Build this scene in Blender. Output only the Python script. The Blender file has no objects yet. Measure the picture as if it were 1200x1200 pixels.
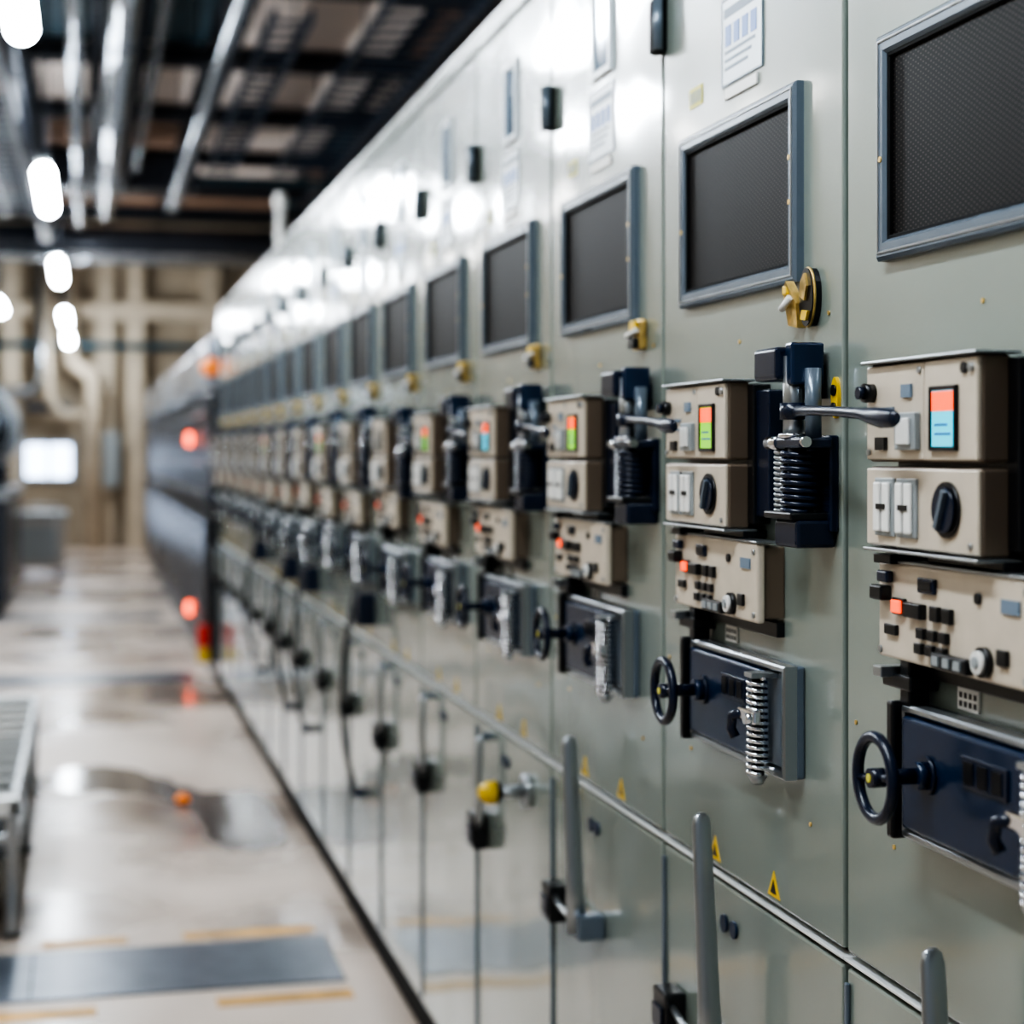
import bpy, bmesh, math, random
from mathutils import Vector, Matrix
random.seed(7)
scene = bpy.context.scene
COL = scene.collection

# ------------------------------------------------------------ materials
def mat(name, col, rough=0.5, metal=0.0, var=0.0, vscale=8.0, bump=0.0, bscale=200.0, emit=None, estr=0.0, spec=0.5, coat=0.0):
    m = bpy.data.materials.new(name); m.use_nodes = True
    nt = m.node_tree; b = nt.nodes['Principled BSDF']
    b.inputs['Base Color'].default_value = (*col, 1)
    b.inputs['Roughness'].default_value = rough
    b.inputs['Metallic'].default_value = metal
    b.inputs['Specular IOR Level'].default_value = spec
    b.inputs['Coat Weight'].default_value = coat
    b.inputs['Coat Roughness'].default_value = 0.085
    if emit:
        b.inputs['Emission Color'].default_value = (*emit, 1)
        b.inputs['Emission Strength'].default_value = estr
    tc = nt.nodes.new('ShaderNodeTexCoord')
    if var > 0:
        n = nt.nodes.new('ShaderNodeTexNoise'); n.inputs['Scale'].default_value = vscale; n.inputs['Detail'].default_value = 5
        r = nt.nodes.new('ShaderNodeValToRGB')
        r.color_ramp.elements[0].position = 0.3; r.color_ramp.elements[1].position = 0.7
        r.color_ramp.elements[0].color = (*[c*(1-var) for c in col], 1)
        r.color_ramp.elements[1].color = (*[min(1, c*(1+var)) for c in col], 1)
        nt.links.new(tc.outputs['Object'], n.inputs['Vector']); nt.links.new(n.outputs['Fac'], r.inputs['Fac'])
        nt.links.new(r.outputs['Color'], b.inputs['Base Color'])
    if bump > 0:
        n2 = nt.nodes.new('ShaderNodeTexNoise'); n2.inputs['Scale'].default_value = bscale; n2.inputs['Detail'].default_value = 2
        bp = nt.nodes.new('ShaderNodeBump'); bp.inputs['Strength'].default_value = bump; bp.inputs['Distance'].default_value = 0.001
        nt.links.new(tc.outputs['Object'], n2.inputs['Vector']); nt.links.new(n2.outputs['Fac'], bp.inputs['Height'])
        nt.links.new(bp.outputs['Normal'], b.inputs['Normal'])
    return m

M = {}
M['paint'] = mat('sage_enamel', (0.222, 0.262, 0.232), 0.27, 0, 0.06, 3.0, 0.12, 240, spec=0.6, coat=1.0)
def wavy(m):
    """sheet-metal unevenness: large soft bump chained after the orange peel"""
    nt = m.node_tree; b = nt.nodes['Principled BSDF']
    bp = [n for n in nt.nodes if n.type == 'BUMP'][0]; tc = [n for n in nt.nodes if n.type == 'TEX_COORD'][0]
    n = nt.nodes.new('ShaderNodeTexNoise'); n.inputs['Scale'].default_value = 4.5; n.inputs['Detail'].default_value = 0
    b2 = nt.nodes.new('ShaderNodeBump'); b2.inputs['Strength'].default_value = 1.0; b2.inputs['Distance'].default_value = 0.0028
    nt.links.new(tc.outputs['Object'], n.inputs['Vector']); nt.links.new(n.outputs['Fac'], b2.inputs['Height'])
    nt.links.new(b2.outputs['Normal'], bp.inputs['Normal'])
    nt.links.new(b2.outputs['Normal'], b.inputs['Coat Normal'])
wavy(M['paint'])
M['gap'] = mat('dark_gap', (0.006, 0.007, 0.008), 0.7, spec=0.2)
M['lip'] = mat('aluminium_lip', (0.85, 0.87, 0.86), 0.30, 0.3)
M['frame'] = mat('blue_grey_frame', (0.15, 0.19, 0.235), 0.25, 0.35, 0.06, 20)
M['beige'] = mat('beige_housing', (0.62, 0.55, 0.45), 0.35, 0.1, 0.05, 30, 0.1, 400)
M['brown'] = mat('bronze_side', (0.19, 0.145, 0.105), 0.35, 0.4)
M['navy'] = mat('navy_plastic', (0.007, 0.014, 0.034), 0.25, 0, 0.1, 20)
M['blue'] = mat('dark_blue_enamel', (0.008, 0.024, 0.060), 0.22, 0.1, 0.15, 25, 0.1, 300)
M['black'] = mat('black_plastic', (0.005, 0.006, 0.008), 0.30)
M['chrome'] = mat('chrome', (0.80, 0.82, 0.85), 0.12, 1.0)
M['steel'] = mat('brushed_steel', (0.42, 0.45, 0.47), 0.28, 0.9)
M['grey'] = mat('grey_plastic', (0.30, 0.33, 0.34), 0.4)
M['white'] = mat('white_plastic', (0.80, 0.80, 0.77), 0.4)
M['yellow'] = mat('warning_yellow', (0.75, 0.50, 0.02), 0.4)
M['gold'] = mat('gold_tag', (0.60, 0.42, 0.14), 0.3, 0.5, 0.5, 60, 1.0, 90)
M['label'] = mat('label_plate', (0.66, 0.74, 0.79), 0.3)
M['lblue'] = mat('label_blue', (0.06, 0.17, 0.48), 0.4)
M['lgrey'] = mat('label_print', (0.16, 0.22, 0.29), 0.45)
M['yelpale'] = mat('label_yellow', (0.66, 0.62, 0.08), 0.45)
M['glass'] = mat('gauge_glass', (0.12, 0.20, 0.30), 0.06, 0.3, spec=0.9)
M['orange'] = mat('orange_lit', (0.9, 0.10, 0.02), 0.4, emit=(1, 0.08, 0.01), estr=1.5)
M['cyan'] = mat('cyan_lit', (0.05, 0.6, 0.75), 0.3, emit=(0.05, 0.6, 0.8), estr=0.8)
M['green'] = mat('green_lit', (0.2, 0.6, 0.05), 0.3, emit=(0.35, 0.8, 0.05), estr=0.7)
M['redlit'] = mat('red_beacon', (1, 0.08, 0.02), 0.4, emit=(1, 0.10, 0.02), estr=7)
M['amber'] = mat('amber_lens', (0.85, 0.22, 0.02), 0.35, emit=(1, 0.25, 0.02), estr=0.4)
M['redp'] = mat('red_reflector', (0.7, 0.03, 0.015), 0.3)
M['lamp'] = mat('lamp_tube_lit', (1, 1, 1), 0.5, emit=(0.86, 0.93, 1.0), estr=85)
M['fill'] = mat('added_fill_tube', (1, 1, 1), 0.5, emit=(1.0, 0.97, 0.92), estr=12)  # emitter for the added out-of-view fill row
M['win'] = mat('window_daylight', (0.8, 0.9, 1), 0.3, emit=(0.60, 0.74, 1.0), estr=6)
M['darkm'] = mat('dark_machine_paint', (0.008, 0.011, 0.018), 0.35, 0.1, 0.1, 4)
M['midm'] = mat('machine_grey', (0.055, 0.065, 0.085), 0.25, 0.3, 0.1, 4)
M['capm'] = mat('machine_canopy_sheen', (0.30, 0.34, 0.40), 0.20, 0.4, 0.1, 4)  # pale colour paints in the sheen on the dark machine's top
M['galv'] = mat('galvanised_pipe', (0.42, 0.46, 0.50), 0.22, 0.85, 0.25, 6)
M['dpipe'] = mat('dark_pipe', (0.025, 0.032, 0.045), 0.35, 0.4, 0.2, 6)
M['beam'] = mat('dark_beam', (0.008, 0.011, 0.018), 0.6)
M['ladder'] = mat('navy_ladder', (0.02, 0.045, 0.085), 0.35, 0.4)
M['cteal'] = mat('ceiling_teal', (0.030, 0.085, 0.12), 0.6, 0, 0.3, 3)
M['cbrown'] = mat('ceiling_brown', (0.42, 0.26, 0.175), 0.7, 0, 0.3, 3)
M['cbeige'] = mat('ceiling_beige', (0.90, 0.78, 0.70), 0.7, 0, 0.04, 2)
M['wallb'] = mat('wall_beige_plaster', (0.36, 0.30, 0.225), 0.8, 0, 0.3, 1.2, 0.3, 30)
M['pil'] = mat('pilaster_beige', (0.54, 0.46, 0.35), 0.7, 0, 0.15, 3)
M['plate'] = mat('floor_steel_plate', (0.12, 0.14, 0.17), 0.3, 0.6, 0.2, 12, 0.4, 80)
M['puddle'] = mat('wet_concrete', (0.15, 0.125, 0.11), 0.13, 0, 0.4, 5, spec=0.5)
M['yline'] = mat('floor_paint_yellow', (0.62, 0.35, 0.10), 0.5, 0, 0.35, 9)
M['cart'] = mat('cart_grey', (0.42, 0.39, 0.36), 0.45)
M['hose'] = mat('rubber_hose', (0.012, 0.014, 0.018), 0.45)

def screen_mat():
    m = mat('black_mesh_screen', (0.012, 0.012, 0.013), 0.5, spec=0.12)
    nt = m.node_tree; b = nt.nodes['Principled BSDF']
    tc = nt.nodes.new('ShaderNodeTexCoord')
    hs = []
    for rot in (0.5, -0.5):
        mp = nt.nodes.new('ShaderNodeMapping'); mp.inputs['Rotation'].default_value = (rot, 0, 0)
        w = nt.nodes.new('ShaderNodeTexWave'); w.bands_direction = 'Z'; w.inputs['Scale'].default_value = 62; w.inputs['Distortion'].default_value = 0.4
        nt.links.new(tc.outputs['Object'], mp.inputs['Vector']); nt.links.new(mp.outputs['Vector'], w.inputs['Vector']); hs.append(w)
    mul = nt.nodes.new('ShaderNodeMath'); mul.operation = 'MULTIPLY'
    nt.links.new(hs[0].outputs['Fac'], mul.inputs[0]); nt.links.new(hs[1].outputs['Fac'], mul.inputs[1])
    r = nt.nodes.new('ShaderNodeValToRGB')
    r.color_ramp.elements[0].position = 0.5; r.color_ramp.elements[0].color = (0.002, 0.002, 0.0025, 1)
    r.color_ramp.elements[1].position = 0.95; r.color_ramp.elements[1].color = (0.06, 0.050, 0.046, 1)
    nt.links.new(mul.outputs[0], r.inputs['Fac']); nt.links.new(r.outputs['Color'], b.inputs['Base Color'])
    return m
M['screen'] = screen_mat()

def floor_mat():
    m = mat('concrete_floor', (0.5, 0.45, 0.4), 0.4, spec=0.5)
    nt = m.node_tree; b = nt.nodes['Principled BSDF']; tc = nt.nodes.new('ShaderNodeTexCoord')
    n = nt.nodes.new('ShaderNodeTexNoise'); n.inputs['Scale'].default_value = 0.8; n.inputs['Detail'].default_value = 7
    r = nt.nodes.new('ShaderNodeValToRGB')
    e = r.color_ramp.elements
    e[0].position = 0.34; e[0].color = (0.23, 0.18, 0.15, 1)
    e[1].position = 0.62; e[1].color = (0.66, 0.555, 0.47, 1)
    x = e.new(0.45); x.color = (0.52, 0.435, 0.365, 1)
    nt.links.new(tc.outputs['Object'], n.inputs['Vector']); nt.links.new(n.outputs['Fac'], r.inputs['Fac'])
    nt.links.new(r.outputs['Color'], b.inputs['Base Color'])
    r2 = nt.nodes.new('ShaderNodeMapRange'); r2.inputs['From Min'].default_value = 0.38; r2.inputs['From Max'].default_value = 0.6
    r2.inputs['To Min'].default_value = 0.14; r2.inputs['To Max'].default_value = 0.42
    nt.links.new(n.outputs['Fac'], r2.inputs['Value']); nt.links.new(r2.outputs['Result'], b.inputs['Roughness'])
    return m
M['floor'] = floor_mat()

# ------------------------------------------------------------ mesh builder
class MB:
    """Accumulates primitives in one mesh.  cab=True: coordinates are (u, p, z) on a
    cabinet front: u from its far edge toward the near edge, p outwards, z up."""
    def __init__(s, cab=False):
        s.me_bm = bmesh.new(); s.mats = []; s.cab = cab
    def P(s, v):
        return Vector((-v[1], -v[0], v[2])) if s.cab else Vector(v)
    def mi(s, k):
        if k not in s.mats: s.mats.append(k)
        return s.mats.index(k)
    def commit(s, bm, k, smooth=False):
        i = s.mi(k)
        for f in bm.faces:
            f.material_index = i
            if smooth is True: f.smooth = True
        bmesh.ops.recalc_face_normals(bm, faces=bm.faces)
        t = bpy.data.meshes.new('tmp'); bm.to_mesh(t); bm.free()
        s.me_bm.from_mesh(t); bpy.data.meshes.remove(t)
    def box(s, a0, a1, b0, b1, c0, c1, k, bev=0.0, seg=2):
        bm = bmesh.new()
        vs = [bm.verts.new(s.P((x, y, z))) for x in (a0, a1) for y in (b0, b1) for z in (c0, c1)]
        for q in ((0,1,3,2),(4,6,7,5),(0,4,5,1),(2,3,7,6),(0,2,6,4),(1,5,7,3)):
            bm.faces.new([vs[i] for i in q])
        if bev > 0:
            bmesh.ops.bevel(bm, geom=list(bm.edges), offset=bev, segments=seg, affect='EDGES', profile=0.5)
        s.commit(bm, k)
    def prism(s, pts, d, k):
        bm = bmesh.new()
        a = [bm.verts.new(s.P(p)) for p in pts]
        b = [bm.verts.new(s.P((p[0]+d[0], p[1]+d[1], p[2]+d[2]))) for p in pts]
        bm.faces.new(a); bm.faces.new(list(reversed(b)))
        n = len(a)
        for i in range(n): bm.faces.new([a[i], a[(i+1) % n], b[(i+1) % n], b[i]])
        s.commit(bm, k)
    def tube(s, pts, r, k, seg=10, flat=1.0, closed=False):
        P = [s.P(p) for p in pts]; n = len(P)
        R = r if isinstance(r, (list, tuple)) else [r]*n
        bm = bmesh.new(); rings = []
        up = Vector((0, 0, 1)); prev = None
        for i in range(n):
            if closed: t = P[(i+1) % n]-P[i-1]
            else: t = P[min(i+1, n-1)]-P[max(i-1, 0)]
            t.normalize()
            if prev is None:
                ref = up if abs(t.dot(up)) < 0.9 else Vector((1, 0, 0))
                x = t.cross(ref).normalized()
            else:
                x = (prev - t*prev.dot(t)).normalized()
            prev = x; y = t.cross(x)
            rings.append([bm.verts.new(P[i] + (x*math.cos(a)*flat + y*math.sin(a))*R[i]) for a in [2*math.pi*j/seg for j in range(seg)]])
        for i in range(n if closed else n-1):
            A = rings[i]; B = rings[(i+1) % n]
            for j in range(seg):
                f = bm.faces.new([A[j], A[(j+1) % seg], B[(j+1) % seg], B[j]]); f.smooth = True
        if not closed:
            bm.faces.new(rings[0]); bm.faces.new(list(reversed(rings[-1])))
        s.commit(bm, k)
    def cyl(s, a, b, r, k, seg=20):
        s.tube([a, b], r, k, seg)
    def ring(s, c, R, r, k, axis='p', n=32, seg=8, ez=1.0):
        pts = []
        for i in range(n):
            a = 2*math.pi*i/n
            if axis == 'p': pts.append((c[0]+R*math.cos(a), c[1], c[2]+R*ez*math.sin(a)))
            elif axis == 'z': pts.append((c[0]+R*math.cos(a), c[1]+R*math.sin(a), c[2]))
            else: pts.append((c[0], c[1]+R*math.cos(a), c[2]+R*ez*math.sin(a)))
        s.tube(pts, r, k, seg, closed=True)
    def spring(s, c, R, r, z0, z1, turns, k, n=12, seg=6):
        pts = []
        N = int(turns*n)
        for i in range(N+1):
            a = 2*math.pi*i/n
            pts.append((c[0]+R*math.cos(a), c[1]+R*math.sin(a), z0+(z1-z0)*i/N))
        s.tube(pts, r, k, seg)
    def frame(s, u0, u1, z0, z1, w, p0, p1, k, ch=0.004):
        prof = [(0, p0), (0, p1-ch), (ch, p1), (w-ch, p1), (w, p1-ch), (w, p0)]
        bm = bmesh.new(); L = []
        for (o, p) in prof:
            L.append([bm.verts.new(s.P(v)) for v in ((u0+o, p, z0+o), (u1-o, p, z0+o), (u1-o, p, z1-o), (u0+o, p, z1-o))])
        for i in range(len(L)-1):
            for j in range(4):
                bm.faces.new([L[i][j], L[i][(j+1) % 4], L[i+1][(j+1) % 4], L[i+1][j]])
        for j in range(4):
            bm.faces.new([L[-1][j], L[-1][(j+1) % 4], L[0][(j+1) % 4], L[0][j]])
        s.commit(bm, k)
    def mesh(s, name):
        me = bpy.data.meshes.new(name); s.me_bm.to_mesh(me); s.me_bm.free()
        for k in s.mats: me.materials.append(M[k])
        return me
    def obj(s, name, loc=(0, 0, 0), parent=None):
        return add(name, s.mesh(name), loc, parent)

def add(name, me, loc=(0, 0, 0), parent=None):
    o = bpy.data.objects.new(name, me); COL.objects.link(o); o.location = loc
    if parent: o.parent = parent
    return o

# ------------------------------------------------------------ cabinet parts
W = 0.61
def part_carcass():
    m = MB(True)
    m.box(0.004, W-0.004, -0.90, -0.016, 0.09, 2.26, 'gap', 0.002)
    m.box(0.001, W-0.001, -0.90, -0.05, 0.0, 0.09, 'gap')
    m.box(0.0065, W-0.0045, -0.016, 0.0, 0.886, 2.222, 'paint', 0.003)       # upper door
    m.box(0.0065, W-0.0045, -0.016, 0.0, 0.105, 0.869, 'paint', 0.003)       # lower door
    m.box(0.0005, W-0.0005, -0.014, 0.002, 2.228, 2.262, 'paint', 0.003)     # top rail
    m.box(0.001, W-0.001, -0.014, 0.0015, 0.8750, 0.8785, 'lip', 0.001)      # bright door edge
    m.box(0.001, W-0.001, -0.90, 0.002, 2.262, 2.266, 'lip')
    m.box(0.001, W-0.001, -0.05, -0.004, 0.03, 0.098, 'gap')
    m.box(0.008, 0.016, 0.0, 0.005, 0.12, 0.855, 'frame', 0.002)
    for z in (1.998,):
        m.box(-0.010, 0.020, 0.0, 0.018, z-0.038, z+0.038, 'gap', 0.004)
        m.cyl((0.020, 0.014, z-0.036), (0.020, 0.014, z+0.036), 0.007, 'frame', 12)
    for (u, z) in ((0.03, 1.13), (0.57, 1.56), (0.30, 1.545), (0.12, 1.02), (0.52, 1.0)):
        m.cyl((u, 0, z), (u, 0.0015, z), 0.0025, 'gold', 10)
    return m.mesh('carcass')
def part_screen():
    m = MB(True)
    m.frame(0.100, 0.500, 1.600, 1.824, 0.020, 0, 0.012, 'frame', 0.0035)
    m.frame(0.106, 0.494, 1.606, 1.818, 0.003, 0.010, 0.0135, 'steel', 0.001)
    m.frame(0.119, 0.481, 1.619, 1.805, 0.005, 0, 0.008, 'gap', 0.001)
    m.box(0.122, 0.478, 0.0, 0.004, 1.622, 1.802, 'screen')
    for (u, z) in ((0.113, 1.70), (0.487, 1.74), (0.487, 1.69)):
        m.cyl((u, 0.0115, z), (u, 0.0135, z), 0.003, 'gold', 10)
    return m.mesh('viewing_window')
def part_labels():
    m = MB(True)
    m.frame(0.268, 0.372, 1.990, 2.140, 0.012, 0, 0.007, 'label', 0.002)
    m.box(0.279, 0.361, 0, 0.003, 2.001, 2.129, 'glass')
    m.frame(0.238, 0.378, 1.866, 1.975, 0.003, 0, 0.002, 'frame', 0.0005)
    m.box(0.240, 0.375, 0, 0.0012, 1.868, 1.972, 'label')
    m.box(0.248, 0.367, 0.0012, 0.0016, 1.950, 1.962, 'lgrey')
    for i in range(4): m.box(0.252+i*0.029, 0.272+i*0.029, 0.0012, 0.0018, 1.914, 1.940, 'lblue')
    for i in range(3): m.box(0.25, 0.33+0.012*i, 0.0012, 0.0016, 1.885+i*0.010, 1.889+i*0.010, 'lgrey')
    m.box(0.252, 0.362, 0, 0.003, 1.848, 1.862, 'white', 0.001)
    m.box(0.115, 0.165, 0, 0.001, 1.862, 1.888, 'yelpale')
    for i in range(4): m.box(0.121+i*0.011, 0.127+i*0.011, 0.001, 0.0014, 1.867, 1.883, 'lgrey')
    for u in (0.213, 0.412):
        h = 0.030
        m.prism([(u-h*0.62, 0.0002, 0.894), (u+h*0.62, 0.0002, 0.894), (u, 0.0002, 0.894+h)], (0, 0.0008, 0), 'yellow')
        m.prism([(u-h*0.30, 0.001, 0.898), (u+h*0.30, 0.001, 0.898), (u, 0.001, 0.894+h*0.66)], (0, 0.0005, 0), 'black')
    for u in (0.250, 0.283):
        m.cyl((u, 0, 0.822), (u, 0.004, 0.822), 0.011, 'blue', 16)
    m.box(0.255, 0.295, 0, 0.002, 1.176, 1.196, 'white')
    for i in range(4):
        for j in range(2):
            m.box(0.259+i*0.009, 0.264+i*0.009, 0.002, 0.0025, 1.179+j*0.008, 1.184+j*0.008, 'black')
    return m.mesh('labels')
def part_mechanism():
    m = MB(True)
    m.box(0.172, 0.402, 0, 0.022, 1.326, 1.490, 'black', 0.002)
    m.box(0.385, 0.440, 0, 0.018, 1.335, 1.482, 'navy', 0.002)
    m.box(0.163, 0.385, 0.020, 0.047, 1.401, 1.493, 'brown', 0.003)
    m.box(0.163, 0.385, 0.020, 0.047, 1.321, 1.3965, 'brown', 0.003)
    m.box(0.164, 0.284, 0.046, 0.050, 1.403, 1.491, 'beige', 0.0015)
    m.box(0.287, 0.384, 0.046, 0.051, 1.403, 1.491, 'beige', 0.0015)
    m.box(0.164, 0.384, 0.046, 0.050, 1.323, 1.395, 'beige', 0.0015)
    m.box(0.163, 0.39, 0.012, 0.056, 1.493, 1.496, 'steel', 0.001)
    m.box(0.163, 0.39, 0.012, 0.054, 1.317, 1.320, 'steel', 0.001)
    m.cyl((0.178, 0.05, 1.466), (0.178, 0.060, 1.466), 0.009, 'black', 16)
    m.cyl((0.178, 0.06, 1.466), (0.178, 0.066, 1.466), 0.006, 'navy', 16)
    m.box(0.236, 0.278, 0.05, 0.056, 1.412, 1.446, 'grey', 0.001)
    m.box(0.244, 0.270, 0.056, 0.059, 1.417, 1.441, 'white', 0.001)
    m.box(0.200, 0.225, 0.05, 0.052, 1.448, 1.452, 'lgrey')
    m.box(0.200, 0.232, 0.05, 0.052, 1.437, 1.440, 'lgrey')
    m.box(0.19, 0.21, 0.05, 0.054, 1.412, 1.424, 'black')
    m.box(0.242, 0.262, 0.05, 0.0525, 1.460, 1.472, 'lgrey')
    m.cyl((0.276, 0.05, 1.484), (0.276, 0.052, 1.484), 0.003, 'steel', 10)
    m.cyl((0.170, 0.05, 1.410), (0.170, 0.052, 1.410), 0.003, 'steel', 10)
    m.frame(0.302, 0.352, 1.411, 1.468, 0.004, 0.05, 0.055, 'black', 0.001)
    m.cyl((0.364, 0.051, 1.482), (0.364, 0.054, 1.482), 0.005, 'black', 12)
    m.cyl((0.376, 0.051, 1.482), (0.376, 0.054, 1.482), 0.004, 'steel', 12)
    for u0 in (0.188, 0.234):
        m.box(u0, u0+0.040, 0.05, 0.053, 1.332, 1.386, 'grey', 0.001)
        m.box(u0+0.004, u0+0.017, 0.053, 0.057, 1.336, 1.382, 'white', 0.0015)
        m.box(u0+0.021, u0+0.035, 0.053, 0.0565, 1.336, 1.382, 'white', 0.0015)
        m.box(u0+0.012, u0+0.030, 0.056, 0.0578, 1.357, 1.362, 'black')
    m.cyl((0.330, 0.05, 1.360), (0.330, 0.053, 1.360), 0.0245, 'black', 28)
    m.cyl((0.330, 0.053, 1.360), (0.330, 0.056, 1.360), 0.020, 'navy', 28)
    m.prism([(0.320, 0.056, 1.345), (0.325, 0.056, 1.342), (0.341, 0.056, 1.375), (0.336, 0.056, 1.378)], (0, 0.004, 0), 'frame')
    m.cyl((0.372, 0.05, 1.33), (0.372, 0.052, 1.33), 0.003, 'steel', 10)
    m.box(0.168, 0.205, 0.0, 0.045, 1.305, 1.314, 'black', 0.001)
    m.box(0.25, 0.39, 0.0, 0.03, 1.310, 1.318, 'black', 0.001)
    return m.mesh('breaker_operating_box')
def part_display(c):
    m = MB(True)
    m.box(0.306, 0.348, 0.0505, 0.0535, 1.415, 1.464, c)
    m.box(0.307, 0.347, 0.0535, 0.0540, 1.446, 1.463, 'orange')
    m.box(0.312, 0.342, 0.0535, 0.0540, 1.425, 1.427, 'lblue')
    m.box(0.312, 0.336, 0.0535, 0.0540, 1.433, 1.435, 'lblue')
    return m.mesh('status_display')
def part_relay():
    m = MB(True)
    m.box(0.168, 0.445, 0, 0.028, 1.220, 1.302, 'brown', 0.002)
    m.box(0.160, 0.450, 0.026, 0.036, 1.215, 1.306, 'beige', 0.003)
    m.box(0.162, 0.452, 0.012, 0.038, 1.306, 1.309, 'steel', 0.001)
    f = 0.036
    m.box(0.164, 0.190, f, f+0.012, 1.270, 1.284, 'black', 0.002)
    m.box(0.172, 0.194, f, f+0.008, 1.287, 1.298, 'navy', 0.002)
    m.box(0.198, 0.222, f, f+0.004, 1.258, 1.274, 'black', 0.001)
    m.box(0.201, 0.219, f+0.004, f+0.007, 1.260, 1.272, 'orange', 0.001)
    m.box(0.228, 0.262, f, f+0.008, 1.258, 1.272, 'black', 0.0015)
    m.box(0.250, 0.282, f, f+0.004, 1.282, 1.296, 'navy', 0.001)
    m.box(0.254, 0.278, f+0.004, f+0.005, 1.285, 1.293, 'black')
    m.box(0.180, 0.205, f, f+0.004, 1.238, 1.248, 'black', 0.001)
    for i in range(3):
        for j in range(2):
            m.box(0.248+i*0.022-0.004*j, 0.263+i*0.022-0.004*j, f, f+0.005, 1.240-0.014*j, 1.250-0.014*j, 'black', 0.001)
    for i in range(2):
        m.box(0.275+i*0.024, 0.291+i*0.024, f, f+0.005, 1.258, 1.272, 'black', 0.001)
    m.box(0.285, 0.352, f, f+0.009, 1.218, 1.232, 'black', 0.002)
    for i in range(3): m.box(0.292+i*0.02, 0.304+i*0.02, f+0.009, f+0.011, 1.221, 1.229, 'grey')
    m.cyl((0.372, f, 1.232), (0.372, f+0.006, 1.232), 0.013, 'black', 20)
    m.cyl((0.372, f+0.006, 1.232), (0.372, f+0.010, 1.232), 0.010, 'white', 20)
    m.cyl((0.372, f+0.010, 1.232), (0.372, f+0.012, 1.232), 0.005, 'grey', 14)
    m.box(0.395, 0.412, f, f+0.004, 1.232, 1.246, 'black', 0.001)
    m.cyl((0.36, f, 1.285), (0.36, f+0.003, 1.285), 0.005, 'black', 12)
    m.box(0.40, 0.43, f, f+0.002, 1.276, 1.288, 'lgrey')
    for (u, z) in ((0.440, 1.296), (0.440, 1.224), (0.166, 1.222)):
        m.cyl((u, f, z), (u, f+0.002, z), 0.0035, 'steel', 10)
    m.box(0.155, 0.215, 0, 0.030, 1.186, 1.200, 'black', 0.002)
    m.box(0.160, 0.178, 0.0, 0.042, 1.196, 1.206, 'steel', 0.001)
    m.box(0.185, 0.205, 0.004, 0.026, 1.17, 1.215, 'black', 0.002)
    m.box(0.215, 0.445, 0.0, 0.010, 1.198, 1.215, 'black', 0.001)
    return m.mesh('relay_panel')
def part_lever():
    m = MB(True)
    m.box(0.522, 0.596, 0, 0.010, 1.325, 1.428, 'navy', 0.002)
    m.box(0.532, 0.560, 0, 0.022, 1.468, 1.505, 'navy', 0.002)
    m.box(0.484, 0.552, 0.008, 0.054, 1.488, 1.524, 'navy', 0.005, 3)
    m.box(0.552, 0.572, 0.006, 0.044, 1.482, 1.528, 'blue', 0.003)
    m.cyl((0.553, 0.034, 1.42), (0.553, 0.034, 1.514), 0.0115, 'steel', 20)
    m.cyl((0.578, 0.022, 1.42), (0.578, 0.022, 1.50), 0.009, 'frame', 16)
    m.cyl((0.553, 0.034, 1.445), (0.553, 0.034, 1.463), 0.015, 'navy', 20)
    m.box(0.508, 0.600, 0.008, 0.046, 1.414, 1.426, 'navy', 0.003)
    m.cyl((0.498, 0.040, 1.420), (0.530, 0.040, 1.420), 0.008, 'chrome', 12)
    m.cyl((0.575, 0.040, 1.421), (0.603, 0.040, 1.421), 0.006, 'chrome', 12)
    m.ring((0.553, 0.034, 1.428), 0.014, 0.003, 'chrome', 'z', 24)
    m.cyl((0.563, 0.030, 1.34), (0.563, 0.030, 1.416), 0.014, 'black', 16)
    m.spring((0.563, 0.030), 0.0195, 0.0034, 1.346, 1.414, 9, 'navy', 14)
    m.cyl((0.522, 0.032, 1.34), (0.522, 0.032, 1.416), 0.005, 'chrome', 12)
    m.spring((0.522, 0.032), 0.010, 0.0022, 1.345, 1.414, 12, 'steel', 12)
    m.box(0.510, 0.588, 0.006, 0.052, 1.338, 1.346, 'black', 0.002)
    m.box(0.526, 0.590, 0.0, 0.046, 1.308, 1.338, 'navy', 0.004)
    m.tube([(0.553, 0.034, 1.454), (0.60, 0.048, 1.4535), (0.66, 0.060, 1.4525), (0.74, 0.070, 1.450), (0.82, 0.078, 1.446), (0.85, 0.081, 1.443), (0.875, 0.083, 1.441), (0.90, 0.083, 1.440), (0.91, 0.083, 1.440)],
           [0.0065, 0.0055, 0.005, 0.005, 0.0055, 0.008, 0.0095, 0.0085, 0.005], 'navy', 12, 0.6)
    return m.mesh('operating_lever')
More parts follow.
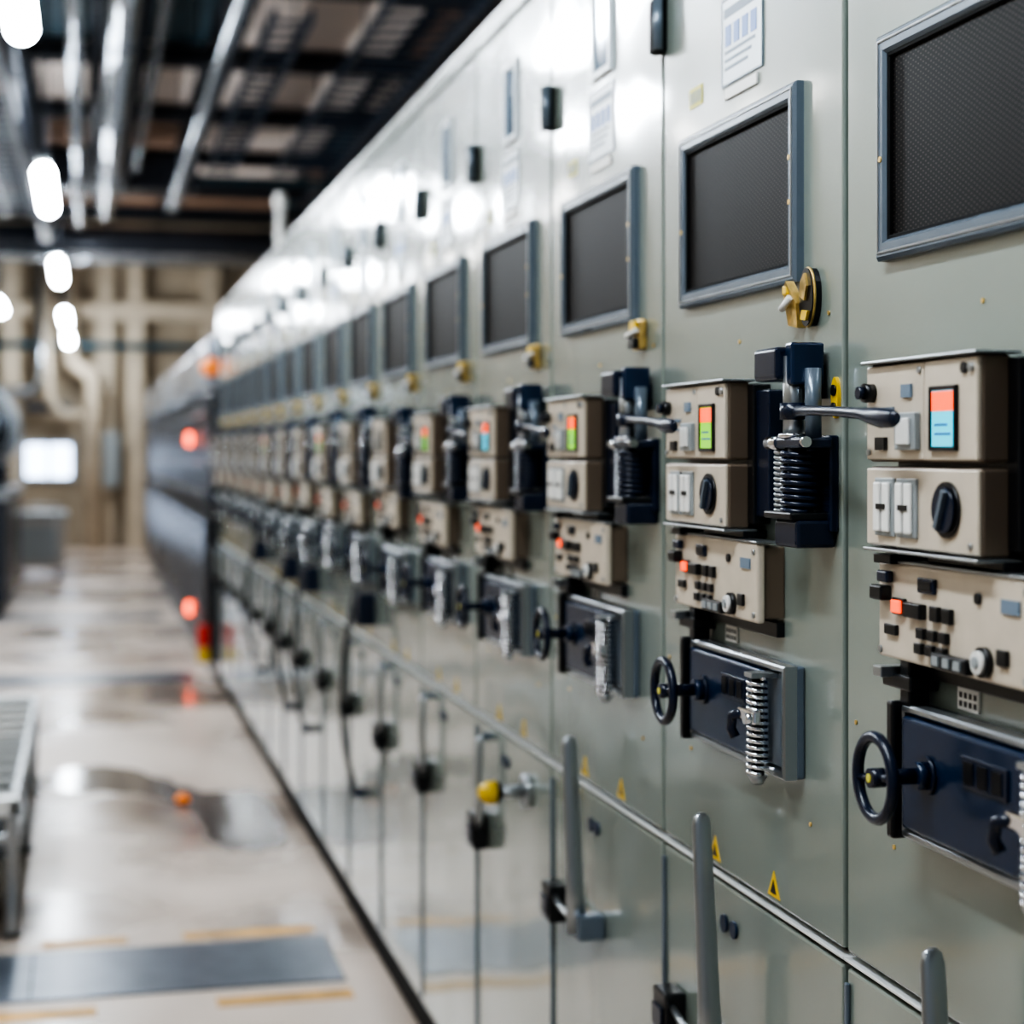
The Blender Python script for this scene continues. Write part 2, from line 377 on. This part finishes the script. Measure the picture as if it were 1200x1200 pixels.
def part_tags():
    m = MB(True)
    n = 24
    cu, cz, ru, rz, p = 0.531, 1.580, 0.019, 0.032, 0.011
    pts = [(cu+ru*math.cos(2*math.pi*i/n), 0.0, cz+rz*math.sin(2*math.pi*i/n)) for i in range(n)]
    m.prism(pts, (0, p, 0), 'black')
    m.ring((cu, p-0.003, cz), ru, 0.0016, 'gold', 'p', 32, 8, rz/ru)
    m.prism([(cu-0.012, p, cz+0.002), (cu+0.002, p, cz-0.004), (cu+0.008, p, cz+0.012), (cu+0.002, p, cz+0.026), (cu-0.008, p, cz+0.018)], (0, 0.003, 0), 'gold')
    m.prism([(cu-0.010, p, cz-0.024), (cu+0.006, p, cz-0.026), (cu+0.012, p, cz-0.016), (cu-0.004, p, cz-0.014)], (0, 0.003, 0), 'yellow')
    m.prism([(0.478, 0.0, 1.552), (0.505, 0.0, 1.548), (0.510, 0.004, 1.575), (0.500, 0.012, 1.600), (0.482, 0.008, 1.592), (0.474, 0.002, 1.574)], (0, 0.010, 0), 'gold')
    m.tube([(0.478, 0.012, 1.578), (0.490, 0.022, 1.570), (0.503, 0.018, 1.582)], 0.004, 'white', 8)
    m.box(0.484, 0.498, 0.01, 0.020, 1.585, 1.596, 'yellow', 0.002)
    pts = [(0.592+0.009*math.cos(2*math.pi*i/n), 0.0, 1.468+0.022*math.sin(2*math.pi*i/n)) for i in range(n)]
    m.prism(pts, (0, 0.004, 0), 'yellow')
    m.cyl((0.592, 0.004, 1.476), (0.592, 0.006, 1.476), 0.006, 'black', 12)
    m.cyl((0.592, 0.004, 1.458), (0.592, 0.006, 1.458), 0.005, 'black', 12)
    return m.mesh('warning_tags')
def part_tags_small():
    m = MB(True)
    m.box(0.500, 0.540, 0, 0.012, 1.556, 1.600, 'gold', 0.004)
    m.box(0.508, 0.532, 0.012, 0.018, 1.582, 1.598, 'yellow', 0.002)
    m.box(0.506, 0.536, 0.012, 0.020, 1.558, 1.574, 'black', 0.003)
    m.tube([(0.502, 0.014, 1.578), (0.518, 0.024, 1.576), (0.538, 0.016, 1.584)], 0.004, 'white', 8)
    return m.mesh('lock_tag')
def part_drive():
    m = MB(True)
    m.box(0.184, 0.505, 0, 0.012, 1.046, 1.172, 'frame', 0.003)
    m.frame(0.184, 0.505, 1.046, 1.172, 0.008, 0.010, 0.026, 'steel', 0.002)
    m.box(0.196, 0.440, 0.010, 0.030, 1.056, 1.162, 'blue', 0.004, 3)
    m.box(0.440, 0.495, 0.010, 0.020, 1.056, 1.162, 'frame', 0.002)
    m.box(0.176, 0.190, 0, 0.036, 1.044, 1.174, 'black', 0.003)
    m.box(0.320, 0.400, 0.030, 0.0325, 1.118, 1.145, 'navy', 0.001)
    for i in range(3): m.box(0.326+i*0.025, 0.342+i*0.025, 0.0325, 0.0335, 1.122, 1.141, 'black')
    c = (0.252, 0, 1.115)
    m.cyl((c[0], 0.030, c[2]), (c[0], 0.034, c[2]), 0.018, 'navy', 24)
    m.cyl((c[0], 0.034, c[2]), (c[0], 0.044, c[2]), 0.013, 'blue', 20)
    m.cyl((c[0], 0.044, c[2]), (c[0], 0.080, c[2]), 0.0075, 'navy', 16)
    m.cyl((c[0], 0.074, c[2]), (c[0], 0.088, c[2]), 0.009, 'navy', 16)
    m.cyl((c[0], 0.088, c[2]), (c[0], 0.089, c[2]), 0.004, 'yelpale', 12)
    m.ring((c[0], 0.082, c[2]), 0.037, 0.0056, 'navy', 'p', 40, 10)
    for a in (0.15, 0.15+math.pi):
        m.tube([(c[0], 0.080, c[2]), (c[0]+0.037*math.cos(a), 0.082, c[2]+0.037*math.sin(a))], 0.0038, 'navy', 8)
    m.cyl((0.462, 0.040, 1.046), (0.462, 0.040, 1.158), 0.0075, 'black', 12)
    m.spring((0.462, 0.040), 0.0115, 0.0024, 1.048, 1.156, 15, 'chrome', 12)
    m.box(0.450, 0.474, 0.018, 0.052, 1.156, 1.162, 'steel', 0.001)
    m.tube([(0.462, 0.040, 1.036), (0.462, 0.040, 1.046)], [0.006, 0.012], 'steel', 12)
    m.box(0.437, 0.490, 0.046, 0.056, 1.106, 1.121, 'chrome', 0.003)
    m.tube([(0.445, 0.052, 1.114), (0.430, 0.058, 1.110), (0.424, 0.058, 1.094), (0.428, 0.054, 1.084)], 0.006, 'navy', 10)
    m.cyl((0.482, 0.050, 1.113), (0.482, 0.064, 1.113), 0.006, 'chrome', 12)
    return m.mesh('handwheel_drive')
def part_handle():
    m = MB(True)
    m.tube([(0.300, 0.050, 0.972), (0.300, 0.050, 0.968), (0.301, 0.050, 0.958), (0.306, 0.047, 0.85), (0.311, 0.044, 0.74), (0.314, 0.042, 0.670)],
           [0.004, 0.0095, 0.0120, 0.0132, 0.0145, 0.016], 'steel', 14, 0.45)
    m.box(0.298, 0.330, 0, 0.044, 0.660, 0.698, 'frame', 0.004)
    m.tube([(0.304, 0.024, 0.676), (0.24, 0.026, 0.668), (0.15, 0.024, 0.668), (0.09, 0.018, 0.672)], 0.005, 'steel', 10)
    m.box(0.045, 0.100, 0, 0.030, 0.628, 0.690, 'black', 0.004)
    m.box(0.052, 0.092, 0.03, 0.034, 0.640, 0.670, 'navy', 0.002)
    return m.mesh('door_handle')
def part_handle_b():
    m = MB(True)
    m.tube([(0.135, 0.012, 0.850), (0.135, 0.022, 0.845), (0.135, 0.024, 0.76), (0.132, 0.022, 0.69), (0.115, 0.018, 0.665)], [0.006, 0.008, 0.0075, 0.0075, 0.006], 'steel', 10)
    m.box(0.127, 0.143, 0, 0.018, 0.842, 0.858, 'frame', 0.002)
    m.box(0.055, 0.118, 0, 0.032, 0.622, 0.692, 'black', 0.004)
    m.box(0.064, 0.108, 0.032, 0.036, 0.634, 0.670, 'navy', 0.002)
    return m.mesh('door_handle')
def part_hose(v):
    m = MB(True)
    pts = []
    for i in range(15):
        t = i/14
        pts.append((0.40+0.05*math.sin(t*5+v)+0.02*v, 0.03+0.05*math.sin(t*math.pi), 1.06-0.62*t))
    m.tube(pts, 0.008, 'hose', 10)
    m.cyl((pts[0][0], 0, pts[0][2]), (pts[0][0], 0.05, pts[0][2]), 0.016, 'navy', 14)
    m.cyl((pts[-1][0], 0, pts[-1][2]), (pts[-1][0], 0.04, pts[-1][2]), 0.014, 'navy', 14)
    m.box(0.45, 0.53, 0, 0.05, 0.93, 1.02, 'navy', 0.006)
    return m.mesh('hanging_hose')
def part_knob():
    m = MB(True)
    m.cyl((0.45, 0, 0.80), (0.45, 0.012, 0.80), 0.030, 'steel', 28)
    m.cyl((0.45, 0.012, 0.80), (0.45, 0.060, 0.80), 0.012, 'steel', 20)
    m.tube([(0.45, 0.050, 0.80), (0.45, 0.056, 0.80), (0.45, 0.062, 0.80)], [0.014, 0.019, 0.021], 'black', 20)
    m.tube([(0.45, 0.062, 0.80), (0.45, 0.078, 0.80), (0.45, 0.088, 0.80), (0.45, 0.094, 0.80)], [0.021, 0.020, 0.015, 0.005], 'yellow', 20)
    return m.mesh('yellow_knob')

common = [('carcass', part_carcass()), ('viewing_window', part_screen()), ('labels', part_labels()),
         ('breaker_operating_box', part_mechanism()), ('relay_panel', part_relay()), ('operating_lever', part_lever()),
         ('handwheel_drive', part_drive())]
hA, hB = part_handle(), part_handle_b()
tA, tB = part_tags(), part_tags_small()
hoses = [part_hose(0.0), part_hose(1.3)]
dispA, dispB = part_display('cyan'), part_display('green')
knob = part_knob()
S0 = 1.755
rv = random.Random(11)
for k in range(-2, 16):
    y = S0 + W*k
    e = bpy.data.objects.new('switchgear_cabinet', None); COL.objects.link(e); e.location = (0, y, 0)
    e.empty_display_size = 0.2
    for nme, me in common:
        dz = rv.uniform(-0.012, 0.012) if (k >= 2 and nme in ('relay_panel', 'handwheel_drive', 'operating_lever')) else 0.0
        add(nme, me, loc=(0, 0, dz), parent=e)
    add('door_handle', hA if k < 3 else hB, parent=e)
    add('warning_tags', tA if k in (-2, -1, 0, 1) else tB, parent=e)
    if k in (6, 8, 9, 11): add('hanging_hose', hoses[k % 2], parent=e)
    if k < 5 or k in (7, 10): add('status_display', dispA if k % 3 == 0 else dispB, parent=e)
    if k == 3: add('yellow_knob', knob, parent=e)

# ------------------------------------------------------------ room
CX, CZ = -0.778, 1.41
def simple(name, fn):
    m = MB(); fn(m); return m.obj(name)
FAR = 27.0
simple('floor', lambda m: m.box(-4.5, 3.5, -3, FAR+0.2, -0.1, 0, 'floor'))
simple('wall_far', lambda m: m.box(-4.5, 3.5, FAR, FAR+0.2, 0, 4.9, 'wallb'))
simple('wall_left', lambda m: m.box(-4.6, -4.4, -3, FAR, 0, 4.9, 'wallb'))
simple('wall_right', lambda m: m.box(3.4, 3.6, -3, FAR, 0, 4.9, 'wallb'))
def ceil(m):
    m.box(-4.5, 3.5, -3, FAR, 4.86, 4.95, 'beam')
    rows = ['tbtbt', 'ttbtb', 'bttbt', 'tbttt', 'ttwtt', 'tbbwb', 'wttwb', 'tbwww', 'ttbwt', 'btwwb', 'ttbbt', 'btwtt']
    cm = {'t': 'cteal', 'b': 'cbrown', 'w': 'cbeige'}
    ys = -3; j = 0
    while ys < FAR-1.0:
        for i in range(5):
            x0 = -4.4+i*1.56
            m.box(x0+0.08, x0+1.48, ys+0.12, ys+2.5, 4.80, 4.86, cm[rows[j % 12][i]], 0.01)
        ys += 2.6; j += 1
simple('ceiling', ceil)
def beams(m):
    y = -3.0
    while y < FAR:
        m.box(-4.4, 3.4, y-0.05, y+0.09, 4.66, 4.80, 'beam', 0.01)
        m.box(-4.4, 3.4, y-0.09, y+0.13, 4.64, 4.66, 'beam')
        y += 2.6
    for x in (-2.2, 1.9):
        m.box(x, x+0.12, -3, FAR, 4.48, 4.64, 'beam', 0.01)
simple('roof_beams', beams)
def tray(x0, x1, z, y0, y1, k):
    def f(m):
        for x in (x0, x1): m.box(x-0.015, x+0.015, y0, y1, z, z+0.08, k)
        y = y0+0.1
        while y < y1:
            m.box(x0, x1, y, y+0.07, z+0.01, z+0.03, k); y += 0.30
        y = y0+1
        while y < y1:
            for x in (x0, x1): m.cyl((x, y, z+0.05), (x, y, 4.80), 0.008, 'dpipe', 6)
            y += 2.6
    simple('cable_tray', f)
tray(1.15, 1.75, 4.30, 9, 18.8, 'ladder')
tray(-1.55, -1.30, 3.80, 1, 18.8, 'dpipe')
tray(0.45, 0.70, 4.30, 12, 18.8, 'ladder')
def pipe(x, z, r, y0, y1, k, elbow=None):
    def f(m):
        pts = [(x, y0, z), (x, y1-0.3, z)]
        if elbow:
            for t in range(1, 7):
                a = t/6*math.pi/2
                pts.append((x+elbow[0]*0.3*(1-math.cos(a)), y1-0.3+0.3*math.sin(a), z+elbow[1]*0.3*(1-math.cos(a))))
            l = pts[-1]; pts.append((l[0]+elbow[0]*1.2, l[1], l[2]+elbow[1]*0.5))
        else: pts.append((x, y1, z))
        m.tube(pts, r, k, 16)
        y = y0+0.8
        while y < y1-0.5:
            m.tube([(x, y, z), (x, y+0.05, z)], r*1.18, k, 16)
            m.cyl((x, y+0.02, z+r), (x, y+0.02, 4.80), 0.008, 'dpipe', 6)
            y += 2.6
    simple('overhead_pipe', f)
pipe(CX+0.20, CZ+2.40, 0.085, 2, 18.6, 'galv', elbow=(0, 1))
pipe(CX+0.07, CZ+2.62, 0.045, 2, 18.8, 'dpipe')
pipe(CX-0.06, CZ+2.32, 0.045, 2, 18.8, 'galv')
pipe(CX-0.38, CZ+2.20, 0.07, 2, 18.8, 'dpipe')
pipe(CX-1.16, CZ+2.45, 0.09, 2, 18.8, 'galv')
pipe(CX+0.80, CZ+2.40, 0.026, 2, 18.0, 'galv')
pipe(CX+0.90, CZ+2.52, 0.04, 2, 18.8, 'dpipe')
pipe(CX+0.36, CZ+2.75, 0.05, 6, 18.8, 'dpipe')
pipe(CX+0.50, CZ+2.90, 0.04, 8, 18.8, 'galv')
def cross(name, y, z, r, k, x0=-4.3, x1=3.3):
    simple(name, lambda m: (m.tube([(x0, y, z), (x1, y, z)], r, k, 16), [m.cyl((x, y, z), (x, y, 4.80), 0.01, 'dpipe', 6) for x in (x0+0.5, (x0+x1)/2, x1-0.5)]))
cross('cross_pipe', 19.2, 3.95, 0.06, 'dpipe')
cross('cross_pipe', 20.2, 4.45, 0.05, 'cteal')
cross('cross_pipe', 22.6, 3.80, 0.07, 'galv')
cross('ventilation_duct', 23.6, 4.10, 0.22, 'midm')
def bduct(m):
    m.box(-4.2, 0.4, 19.45, 19.9, 4.20, 4.56, 'midm', 0.01)
    for x in (-3.4, -2.4, -1.4, -0.4): m.box(x, x+0.05, 19.43, 19.92, 4.18, 4.58, 'galv', 0.004)
    for x in (-3.0, -0.9): m.cyl((x, 19.7, 4.5), (x, 19.7, 4.8), 0.012, 'dpipe', 8)
simple('air_duct', bduct)
def lamp(x, y, z, k, L=1.5, name='tube_lamp'):
    def f(m):
        m.tube([(x, y-L/2, z), (x, y-L/2+0.02, z), (x, y-L/2+0.06, z), (x, y+L/2-0.06, z), (x, y+L/2-0.02, z), (x, y+L/2, z)],
               [0.02, 0.042, 0.055, 0.055, 0.042, 0.02], k, 16)
        m.box(x-0.035, x+0.035, y-L/2+0.03, y+L/2-0.03, z+0.053, z+0.085, 'grey', 0.005)
        for yy in (y-0.5, y+0.5): m.cyl((x, yy, z+0.08), (x, yy, 4.80), 0.007, 'dpipe', 6)
    simple(name, f)
for s in (1.2, 6.1, 11.0, 15.9, 21.4, 25.4):
    lamp(-1.005, s, 2.96, 'lamp')
for s in (4.4, 8.4, 12.0, 16.5, 21.0):
    lamp(-1.72, s, 3.05, 'lamp', 1.2)
for s in (-1.0, 2.5, 6.0, 9.5, 13.0, 17.0, 21.0):
    lamp(-2.9, s, 3.3, 'fill', 1.8)  # unseen side row, added as fill light for the cabinet fronts

def farw(m):
    for x in (-3.4, -1.95, -0.62, -0.2, 0.9, 2.2):
        m.box(x, x+0.26, FAR-0.25, FAR-0.001, 0, 4.4, 'pil', 0.01)
    m.box(-4.4, 3.4, FAR-0.3, FAR-0.05, 3.35, 3.6, 'pil', 0.02)
simple('trim_1', farw)
def window(m):
    x0, x1, z0, z1 = -1.62, -0.98, 1.05, 1.52
    y = FAR-0.03
    m.box(x0, x1, y, FAR-0.001, z0, z1, 'win')
    for a, b, c, d in ((x0-0.06, x1+0.06, z0-0.06, z0), (x0-0.06, x1+0.06, z1, z1+0.06), (x0-0.06, x0, z0, z1), (x1, x1+0.06, z0, z1), ((x0+x1)/2-0.02, (x0+x1)/2+0.02, z0, z1)):
        m.box(a, b, y-0.05, FAR-0.001, c, d, 'grey', 0.005)
simple('window_1', window)
def wpipes(m):
    y = FAR-0.45
    m.tube([(-1.0, y, 4.4), (-1.0, y, 3.0), (-0.97, y, 2.72), (-0.85, y, 2.6), (-0.72, y, 2.55), (-0.66, y, 2.4), (-0.66, y, 0.0)], 0.12, 'pil', 14)
    m.tube([(-4.3, y, 2.95), (3.3, y, 2.95)], 0.05, 'cteal', 10)
    m.tube([(-1.3, y, 4.4), (-1.3, y, 2.2), (-1.1, y, 1.95), (-0.8, y, 1.95)], 0.07, 'pil', 12)
    m.tube([(-4.3, y, 2.3), (-1.5, y, 2.3), (-1.4, y, 2.5), (-1.4, y, 4.4)], 0.06, 'galv', 12)
    m.box(-0.55, -0.30, y, y+0.18, 0.9, 1.7, 'grey', 0.02)
    m.box(-1.62, -0.98, y+0.1, y+0.2, 2.0, 2.12, 'dpipe', 0.01)
simple('wall_pipework', wpipes)
def bin_(m):
    x0, x1, y0, y1 = -1.55, -1.0, 20.5, 21.2
    m.box(x0, x1, y0, y1, 0.12, 0.70, 'cart', 0.03)
    m.box(x0-0.03, x1+0.03, y0-0.03, y1+0.03, 0.68, 0.74, 'grey', 0.015)
    m.box(x0+0.08, x1-0.08, y0-0.012, y0, 0.2, 0.6, 'grey', 0.005)
    for x in (x0+0.07, x1-0.07):
        for y in (y0+0.08, y1-0.08):
            m.cyl((x-0.02, y, 0.06), (x+0.02, y, 0.06), 0.06, 'black', 14)
    m.tube([(x0+0.06, y0, 0.74), (x0+0.06, y0-0.08, 0.82), (x1-0.06, y0-0.08, 0.82), (x1-0.06, y0, 0.74)], 0.014, 'steel', 8)
simple('tool_trolley', bin_)
def lmach(m):
    x1 = CX-0.66; x0 = x1-1.1; y0, y1 = 16.0, 19.5
    m.box(x0, x1, y0, y1, 0.1, 1.0, 'midm', 0.03)
    m.box(x0+0.05, x1-0.05, y0+0.05, y1-0.05, 0, 0.1, 'black')
    m.box(x0, x1+0.03, y0, y1, 1.0, 1.08, 'steel', 0.01)
    m.tube([(x1-0.4, y0+0.2, 1.65), (x1-0.4, y1-0.2, 1.65)], 0.42, 'galv', 28)
    m.tube([(x1-0.4, y0+0.05, 1.65), (x1-0.4, y0+0.2, 1.65)], [0.30, 0.42], 'galv', 28)
    for y in (y0+0.4, y0+1.4, y0+2.4): m.tube([(x1-0.4, y, 1.65), (x1-0.4, y+0.06, 1.65)], 0.44, 'steel', 28)
    for y in (y0+0.5, y0+2.8): m.box(x1-0.7, x1-0.1, y, y+0.15, 1.05, 1.35, 'midm', 0.01)
    m.tube([(x1-0.5, y0+1, 2.0), (x1-0.5, y0+1, 2.5), (x1-0.5, y0+1.2, 2.7), (x1-0.5, y1-0.1, 2.7)], 0.10, 'dpipe', 14)
simple('pump_skid', lmach)

def encl(m):
    y0 = 11.06
    for i in range(4):
        a = y0+i*2.72; b = a+2.70
        x = -0.06
        m.box(x+0.02, 0.85, a, b, 0.12, 1.12, 'darkm', 0.02)
        m.box(x+0.06, 0.80, a+0.02, b-0.02, 0, 0.12, 'black')
        m.box(x-0.02, 0.85, a, b, 1.12, 1.17, 'midm', 0.02)
        m.box(x+0.03, 0.85, a, b, 1.17, 1.80, 'darkm', 0.02)
        m.box(x, 0.85, a, b, 1.80, 2.12, 'capm', 0.05, 4)
        m.box(x+0.10, 0.80, a+0.05, b-0.05, 2.12, 2.20, 'capm', 0.03, 3)
        for z in (1.32, 1.48, 1.64): m.box(x-0.005, x+0.05, a+0.03, b-0.03, z, z+0.03, 'midm', 0.01)
        for j in range(3):
            c = a+0.1+j*0.88
            m.box(x+0.005, x+0.03, c, c+0.78, 0.30, 1.02, 'black')
            for t in range(9):
                z = 0.33+t*0.075
                m.prism([(x+0.01, c+0.02, z+0.05), (x+0.01, c+0.76, z+0.05), (x-0.015, c+0.76, z), (x-0.015, c+0.02, z)], (0, 0, 0.008), 'midm')
        m.tube([(x-0.05, a+0.1, 1.76), (x-0.05, b-0.1, 1.76)], 0.015, 'midm', 8)
        for yy in (a+0.15, b-0.15): m.cyl((x-0.05, yy, 1.76), (x+0.04, yy, 1.76), 0.01, 'midm', 8)
    for (y, z) in ((12.6, 1.50), (12.6, 0.33)):
        m.tube([(-0.06, y, z), (-0.09, y, z), (-0.10, y, z)], [0.045, 0.045, 0.02], 'redlit', 16)
    m.tube([(-0.04, 11.06, 1.93), (-0.04, 11.02, 1.93), (-0.04, 10.99, 1.93)], [0.055, 0.055, 0.03], 'amber', 16)
    m.box(-0.115, -0.045, 11.03, 11.06, 0.22, 0.36, 'redp', 0.008)
    m.box(-0.115, -0.045, 11.03, 11.06, 0.13, 0.215, 'yellow', 0.008)
simple('generator_enclosure', encl)
def pole(m):
    x, y = 0.15, 8.8
    m.cyl((x, y, 2.266), (x, y, 2.29), 0.06, 'steel', 16)
    m.tube([(x, y, 2.29), (x, y, 2.60)], 0.024, 'white', 14)
    m.tube([(x, y, 2.60), (x, y, 2.62), (x, y, 2.66), (x, y, 2.68)], [0.026, 0.032, 0.032, 0.02], 'white', 14)
simple('signal_mast', pole)

def rack(m):
    x1 = CX-0.190; x0 = x1-0.9; y0, y1 = 5.40, 7.7
    for x in (x0, x1-0.025):
        m.box(x, x+0.025, y0, y1, 0.35, 0.40, 'steel', 0.004)
    for y in (y0, y1-0.04):
        m.box(x0, x1, y, y+0.04, 0.35, 0.405, 'lip', 0.004)
    y = y0+0.12
    while y < y1-0.08:
        m.tube([(x0+0.02, y, 0.395), (x1-0.01, y, 0.395)], 0.013, 'lip', 10); y += 0.21
    for x in (x0, x1-0.035):
        for y in (y0, (y0+y1)/2, y1-0.035):
            m.box(x, x+0.035, y, y+0.035, 0, 0.36, 'steel', 0.004)
            m.box(x-0.012, x+0.047, y-0.012, y+0.047, 0, 0.012, 'black')
    for x in (x0+0.005, x1-0.03): m.box(x, x+0.025, y0+0.03, y1-0.03, 0.22, 0.245, 'steel')
    m.box(x0, x1, y0+0.005, y0+0.03, 0.27, 0.295, 'steel')
    m.box(x0+0.02, x1-0.02, y0+0.03, y1-0.03, 0.225, 0.235, 'gap')
simple('slatted_steel_bench', rack)
simple('cable_trench_cover', lambda m: [m.box(-4.2, -0.10, 4.75, 5.20, 0, 0.006, 'plate', 0.002)] + [m.box(-4.2+i*0.82, -4.195+i*0.82, 4.75, 5.20, 0.006, 0.007, 'gap') for i in range(1, 5)])
def ylines(m):
    for (a, b) in ((-4.2, -0.75), (-0.45, -0.1)):
        m.box(a, b, 4.60, 4.68, 0, 0.002, 'yline')
    for (a, b) in ((-0.90, -0.66), (-0.5, -0.12)):
        m.box(a, b, 5.26, 5.33, 0, 0.002, 'yline')
simple('floor_marking', ylines)
simple('cable_trench_cover', lambda m: m.box(-4.2, -0.12, 11.2, 11.7, 0, 0.006, 'plate', 0.002))
simple('cable_trench_cover', lambda m: m.box(-4.2, -0.15, 15.4, 15.9, 0, 0.006, 'plate', 0.002))
def puddle(m):
    c = [(-0.92, 8.15), (-0.78, 8.28), (-0.60, 8.18), (-0.42, 7.78), (-0.28, 7.52), (-0.09, 7.50), (-0.06, 6.95), (-0.07, 6.48), (-0.20, 6.38), (-0.33, 6.50), (-0.36, 7.02), (-0.46, 7.38), (-0.64, 7.60), (-0.88, 7.66), (-0.98, 7.88)]
    n = len(c); pts = []
    for i in range(n):
        p0, p1, p2, p3 = c[i-1], c[i], c[(i+1) % n], c[(i+2) % n]
        for j in range(6):
            t = j/6
            f = lambda a, b, d, e: 0.5*((2*b)+(-a+d)*t+(2*a-5*b+4*d-e)*t*t+(-a+3*b-3*d+e)*t*t*t)
            pts.append((f(p0[0], p1[0], p2[0], p3[0])+0.008*math.sin(i*5+j*2), f(p0[1], p1[1], p2[1], p3[1])+0.02*math.sin(i*3+j*1.7), 0))
    m.prism(pts, (0, 0, 0.0015), 'puddle')
simple('water_puddle', puddle)
simple('floor_reflector', lambda m: (m.cyl((-0.40, 7.3, 0.0015), (-0.40, 7.3, 0.012), 0.035, 'black', 16), m.tube([(-0.40, 7.3, 0.012), (-0.40, 7.3, 0.030), (-0.40, 7.3, 0.040)], [0.028, 0.024, 0.01], 'amber', 16)))

# ------------------------------------------------------------ world, camera
w = bpy.data.worlds.new('World'); scene.world = w; w.use_nodes = True
w.node_tree.nodes['Background'].inputs[0].default_value = (0.78, 0.88, 1.0, 1)
w.node_tree.nodes['Background'].inputs[1].default_value = 0.26
try:
    scene.view_settings.look = 'AgX - High Contrast'
except Exception:
    pass

cam = bpy.data.cameras.new('camera'); co = bpy.data.objects.new('camera', cam); COL.objects.link(co)
cam.sensor_width = 36; cam.lens = 2100*36/1200
cam.shift_y = -70/1200.0
th = math.atan(500/2100)
co.location = (CX, 0, CZ)
co.rotation_euler = (math.pi/2, 0, -th)
cam.clip_start = 0.02
cam.dof.use_dof = True; cam.dof.focus_distance = 1.85; cam.dof.aperture_fstop = 3.6
scene.camera = co
